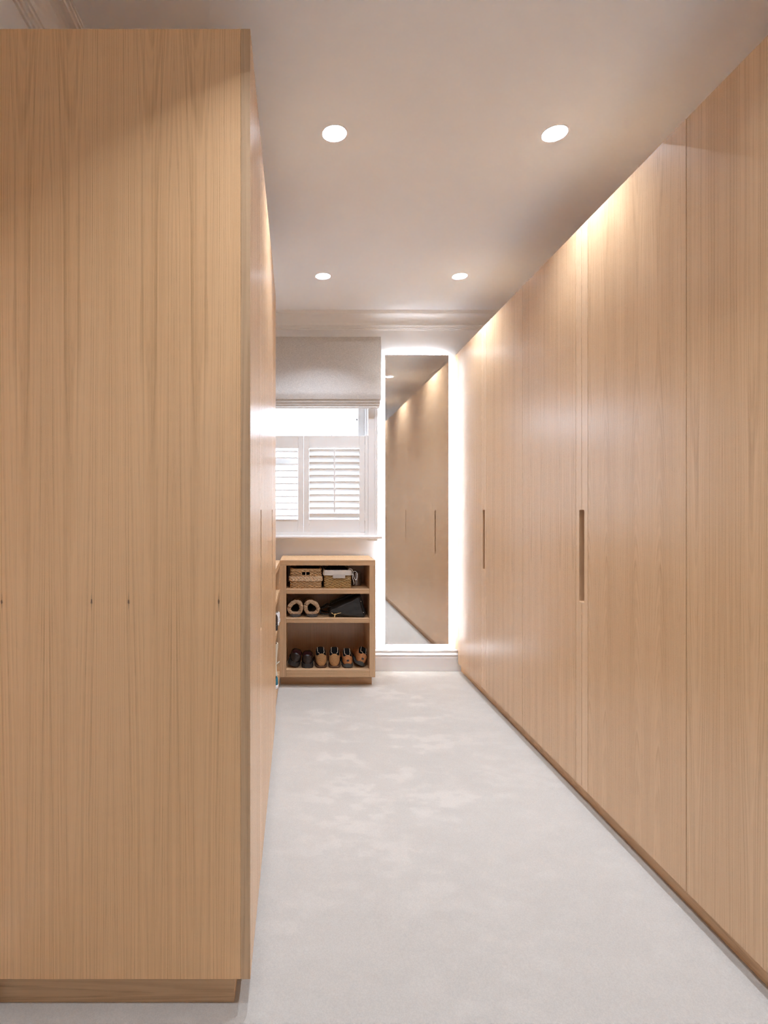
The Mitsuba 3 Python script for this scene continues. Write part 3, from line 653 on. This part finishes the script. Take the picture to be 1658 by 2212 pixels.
def basket(name, label, cx_, yf, z0, w, d, h, mt, rows, braid=None, hole=None):
    t = thing(name, label, 'basket', 'woven storage baskets')
    cy_ = yf + d / 2
    N = 260
    pts, nrm, s, L = rrect(w - 0.012, d - 0.012, 0.014, N)
    if np.sum(nrm * pts) < 0: nrm = -nrm
    waves = 2 * round(L / 0.017 / 2) + 1
    shell = prism(sg.Polygon(pts).difference(sg.Polygon(pts).buffer(-0.004)), z0 + 0.004, z0 + h - 0.006)
    if hole:
        hb = man(box(-hole[0], hole[0], -d, -d / 2 + 0.03, z0 + hole[1], z0 + hole[2]))
        shell = tri(man(shell) - hb)
    shell.apply_translation((cx_, cy_, 0))
    add('inner_wall', shell, mt, t)
    base = prism(sg.Polygon(pts), z0 + 0.0008, z0 + 0.0038); base.apply_translation((cx_, cy_, 0))
    add('base', base, mt, t)
    pitch = h / rows
    for j in range(rows):
        z = z0 + (j + 0.5) * pitch
        if braid and braid[0] < z - z0 < braid[1]:
            continue
        ph = 0 if j % 2 else np.pi
        off = 0.0025 + 0.0040 * np.sin(2 * np.pi * waves * s / L / 2 + ph)
        jit = 0.0010 * (meshkit.noise(np.stack([s * 60, np.full(N, j * 3.1), np.zeros(N)], -1), 4) - 0.5)
        path = np.stack([pts[:, 0] + nrm[:, 0] * off + cx_, pts[:, 1] + nrm[:, 1] * off + cy_, np.full(N, z) + jit], -1)
        rad = pitch * 0.50
        if hole and hole[1] < z - z0 < hole[2]:
            front = (np.abs(pts[:, 0]) < hole[0]) & (pts[:, 1] < 0)
            k = np.nonzero(front)[0]
            order = np.arange(k[-1] + 1, k[0] + N) % N if (k[-1] - k[0]) < N / 2 else np.nonzero(~front)[0]
            add('weave', tube(path[order], rad, 6), mt, t, smooth=True)
        else:
            add('weave', tube(path, rad, 6, closed=True), mt, t, smooth=True)
    path = np.stack([pts[:, 0] + nrm[:, 0] * 0.002 + cx_, pts[:, 1] + nrm[:, 1] * 0.002 + cy_, np.full(N, z0 + h - 0.004)], -1)
    rim = tube(path, 0.0075 + 0.0012 * np.sin(2 * np.pi * s / 0.0085), 8, closed=True)
    add('rim', rim, mt, t, smooth=True)
    if braid:
        zc_, hh = z0 + (braid[0] + braid[1]) / 2, (braid[1] - braid[0]) / 2
        nb = round(L / 0.062)
        for k in range(3):
            ph = 2 * np.pi * k / 3
            u = 2 * np.pi * nb * s / L + ph
            off = 0.0075 + 0.004 * np.sin(2 * u)
            path = np.stack([pts[:, 0] + nrm[:, 0] * off + cx_, pts[:, 1] + nrm[:, 1] * off + cy_, zc_ + hh * 0.62 * np.sin(u)], -1)
            add('braid_strand', tube(path, 0.0068, 8, closed=True), 'hyacinth', t, smooth=True)
    return t, cy_

zt = 0.655
b1, cy1 = basket('storage_basket', 'pale woven basket with thick plaited band and handle hole on the top shelf', 0.010, 3.632, zt, 0.205, 0.27, 0.130, 'rattan', 15, braid=(0.046, 0.082), hole=(0.0245, 0.0895, 0.1085))
add('hole_divider', tube([(0.010, 3.6345, zt + 0.084), (0.010, 3.6335, zt + 0.100), (0.010, 3.6345, zt + 0.114)], 0.0028, 8), 'hyacinth', b1, smooth=True)
b2, cy2 = basket('storage_basket', 'brown seagrass basket with white cloth liner and drawstring on the top shelf', 0.223, 3.632, zt, 0.176, 0.26, 0.112, 'seagrass', 14)
pts, nrm, s, L = rrect(0.180, 0.264, 0.016, 120)
def liner_ring(o, z, wob=0.0):
    if np.sum(nrm * pts) < 0: sgn = -1
    else: sgn = 1
    off = o + wob * np.sin(2 * np.pi * 23 * s / L) + wob * np.sin(2 * np.pi * 9 * s / L)
    return np.stack([pts[:, 0] + sgn * nrm[:, 0] * off + 0.223, pts[:, 1] + sgn * nrm[:, 1] * off + cy2, np.full(len(s), z)], -1)
rs = [liner_ring(-0.008, zt + 0.06), liner_ring(-0.007, zt + 0.116), liner_ring(-0.002, zt + 0.124), liner_ring(0.004, zt + 0.122), liner_ring(0.006, zt + 0.112, 0.0004), liner_ring(0.008, zt + 0.098, 0.0010), liner_ring(0.0085, zt + 0.0885, 0.0013)]
def skin(rings):
    k = len(rings[0]); v = np.vstack(rings)
    i, j = np.meshgrid(np.arange(len(rings) - 1), np.arange(k), indexing='ij'); j2 = (j + 1) % k
    q = np.stack([i * k + j, i * k + j2, (i + 1) * k + j2, (i + 1) * k + j], -1).reshape(-1, 4)
    return trimesh.Trimesh(v, np.vstack([q[:, [0, 1, 2]], q[:, [0, 2, 3]]]), process=False)
add('cloth_liner', skin(rs), 'white_cloth', b2, smooth=True)
add('label_tag', box(0.190, 0.272, 3.6185, 3.6205, zt + 0.070, zt + 0.0935, 0.0006), 'grey_tag', b2)
cord = [(0.295, 3.628, zt + 0.128), (0.312, 3.620, zt + 0.132), (0.322, 3.615, zt + 0.118), (0.326, 3.612, zt + 0.090), (0.338, 3.610, zt + 0.062), (0.350, 3.612, zt + 0.070), (0.352, 3.614, zt + 0.098), (0.340, 3.616, zt + 0.116), (0.326, 3.616, zt + 0.112), (0.320, 3.614, zt + 0.085), (0.326, 3.612, zt + 0.052), (0.331, 3.613, zt + 0.036), (0.326, 3.614, zt + 0.030)]
from scipy.interpolate import make_interp_spline
cd = make_interp_spline(np.linspace(0, 1, len(cord)), np.array(cord), 3)(np.linspace(0, 1, 70))
add('drawstring', tube(cd, 0.0016, 6), 'white_cord', b2, smooth=True)

def mound(cx_, cy_, w, d, z0, h, seed):
    g = trimesh.creation.icosphere(4, 1.0)
    v = g.vertices * np.array([w / 2, d / 2, h])
    v = v * (1 + 0.10 * (meshkit.noise(v * 30.0, seed)[:, None] - 0.5))
    v[:, 2] = np.maximum(v[:, 2], -0.5 * h)
    g.vertices = v + np.array([cx_, cy_, z0])
    return g
add_m = add('folded_cloth', mound(0.010, cy1, 0.168, 0.225, zt + 0.100, 0.040, 3), 'navy_cloth', smooth=True)
labels[add_m] = {'label': 'dark navy cloth bundled inside the pale plaited basket', 'category': 'cloth'}
add_m = add('folded_cloth', mound(0.223, cy2, 0.150, 0.225, zt + 0.112, 0.036, 8), 'navy_cloth', smooth=True)
labels[add_m] = {'label': 'dark cloth heaped inside the white lined seagrass basket', 'category': 'cloth'}
def tin(z, label):
    t = thing('tin', label, 'tin', 'round grey tins on the top shelf')
    b = lathe([(0, 0), (0.034, 0), (0.036, 0.002), (0.036, 0.030), (0.0352, 0.031), (0, 0.031)], 40); b.apply_translation((0.362, 3.80, z)); add('body', b, 'grey_tin', t, smooth=35)
    b = lathe([(0, 0.0312), (0.0365, 0.0312), (0.0372, 0.033), (0.0372, 0.042), (0.0355, 0.0445), (0, 0.0445)], 40); b.apply_translation((0.362, 3.80, z)); add('lid', b, 'grey_tin', t, smooth=35)
tin(zt + 0.0006, 'lower of two stacked round grey tins beside the seagrass basket')
tin(zt + 0.0456, 'upper of two stacked round grey tins beside the seagrass basket')

# things in the left-hand unit, of which only the ends show
WT = dict(L=0.26, wide=0.95, heel_h=0.072, tongue_h=0.10, zs=0.022, upper='white_leather', lining='cream_lining', sole='white_leather')
put('trainer', shoe(**WT), 'white leather trainer on the middle shelf of the left unit, nearest the corner', 'shoe', (-0.156, 3.475, 0.461), yaw=90, group='shoes in the left shelf unit')
put('trainer', shoe(**WT, flip=-1), 'white leather trainer on the middle shelf of the left unit, second from corner', 'shoe', (-0.158, 3.375, 0.461), yaw=90, group='shoes in the left shelf unit')
put('loafer', shoe(**LOAF), 'black leather shoe on the middle shelf of the left unit beside white trainers', 'shoe', (-0.160, 3.262, 0.461), yaw=90, group='shoes in the left shelf unit')
def boot():
    n = 32; a = np.linspace(0, 2 * np.pi, n, endpoint=False)
    sh = [np.stack([0.036 * s_ * np.cos(a), 0.050 + 0.046 * s_ * np.sin(a) + dy, np.full(n, z)], -1) for z, s_, dy in ((0.03, 1.0, 0.0), (0.07, 0.96, -0.003), (0.11, 0.9, -0.004), (0.16, 0.98, -0.004), (0.21, 1.06, -0.006), (0.240, 1.08, -0.006))]
    ft = np.linspace(0, 1, 24); hw = np.interp(ft, TS, HW)
    foot = loft([ring(t, 0.255, w, 0.012, b) for t, w, b in zip(ft, hw, np.interp(ft, [0, .1, .35, .5, .75, .95, 1], [.06, .09, .09, .075, .058, .045, .026]))])
    m_ = man(loft(sh)) + man(foot)
    cav = man(loft([np.stack([(q[:, 0]) * .9, 0.046 + (q[:, 1] - 0.046) * .9, q[:, 2] + 0.02], -1) for q in sh]))
    so = loft([ring(t, 0.257, w + .003, 0.0, 0.014, e=.35) for t, w in zip(ft, hw)])
    return [('upper', tri(m_ - cav), 'cream_leather', 42), ('sole', so, 'brown_sole', 30)]
put('ankle_boot', boot(), 'cream ankle boot on the bottom shelf of the left unit beside a sandal', 'boot', (-0.166, 3.345, zb), yaw=90, group='shoes in the left shelf unit')
TL = dict(WT, upper='teal_cloth', lining='black_lining')
put('trainer', shoe(**TL), 'teal blue trainer on the bottom shelf of the left unit beside a cream boot', 'shoe', (-0.157, 3.235, zb), yaw=90, group='shoes in the left shelf unit')
def sandal():
    ft = np.linspace(0, 1, 24); hw = np.interp(ft, TS, HW)
    so = loft([ring(t, 0.24, w, 0.0, 0.016, e=.4) for t, w in zip(ft, hw)])
    st1 = tube([(-.038, .17, .012), (-.034, .165, .04), (0, .16, .056), (.034, .165, .04), (.038, .17, .012)], 0.005, 8)
    st2 = tube([(-.033, .06, .014), (-.036, .03, .07), (0, -.004, .095), (.036, .03, .07), (.033, .06, .014)], 0.0035, 8)
    return [('footbed', so, 'rattan', 30), ('toe_strap', st1, 'cream_leather', True), ('heel_strap', st2, 'cream_leather', True)]
put('sandal', sandal(), 'cream strappy sandal on the bottom shelf of the left unit', 'sandal', (-0.164, 3.458, zb), yaw=90, group='shoes in the left shelf unit')
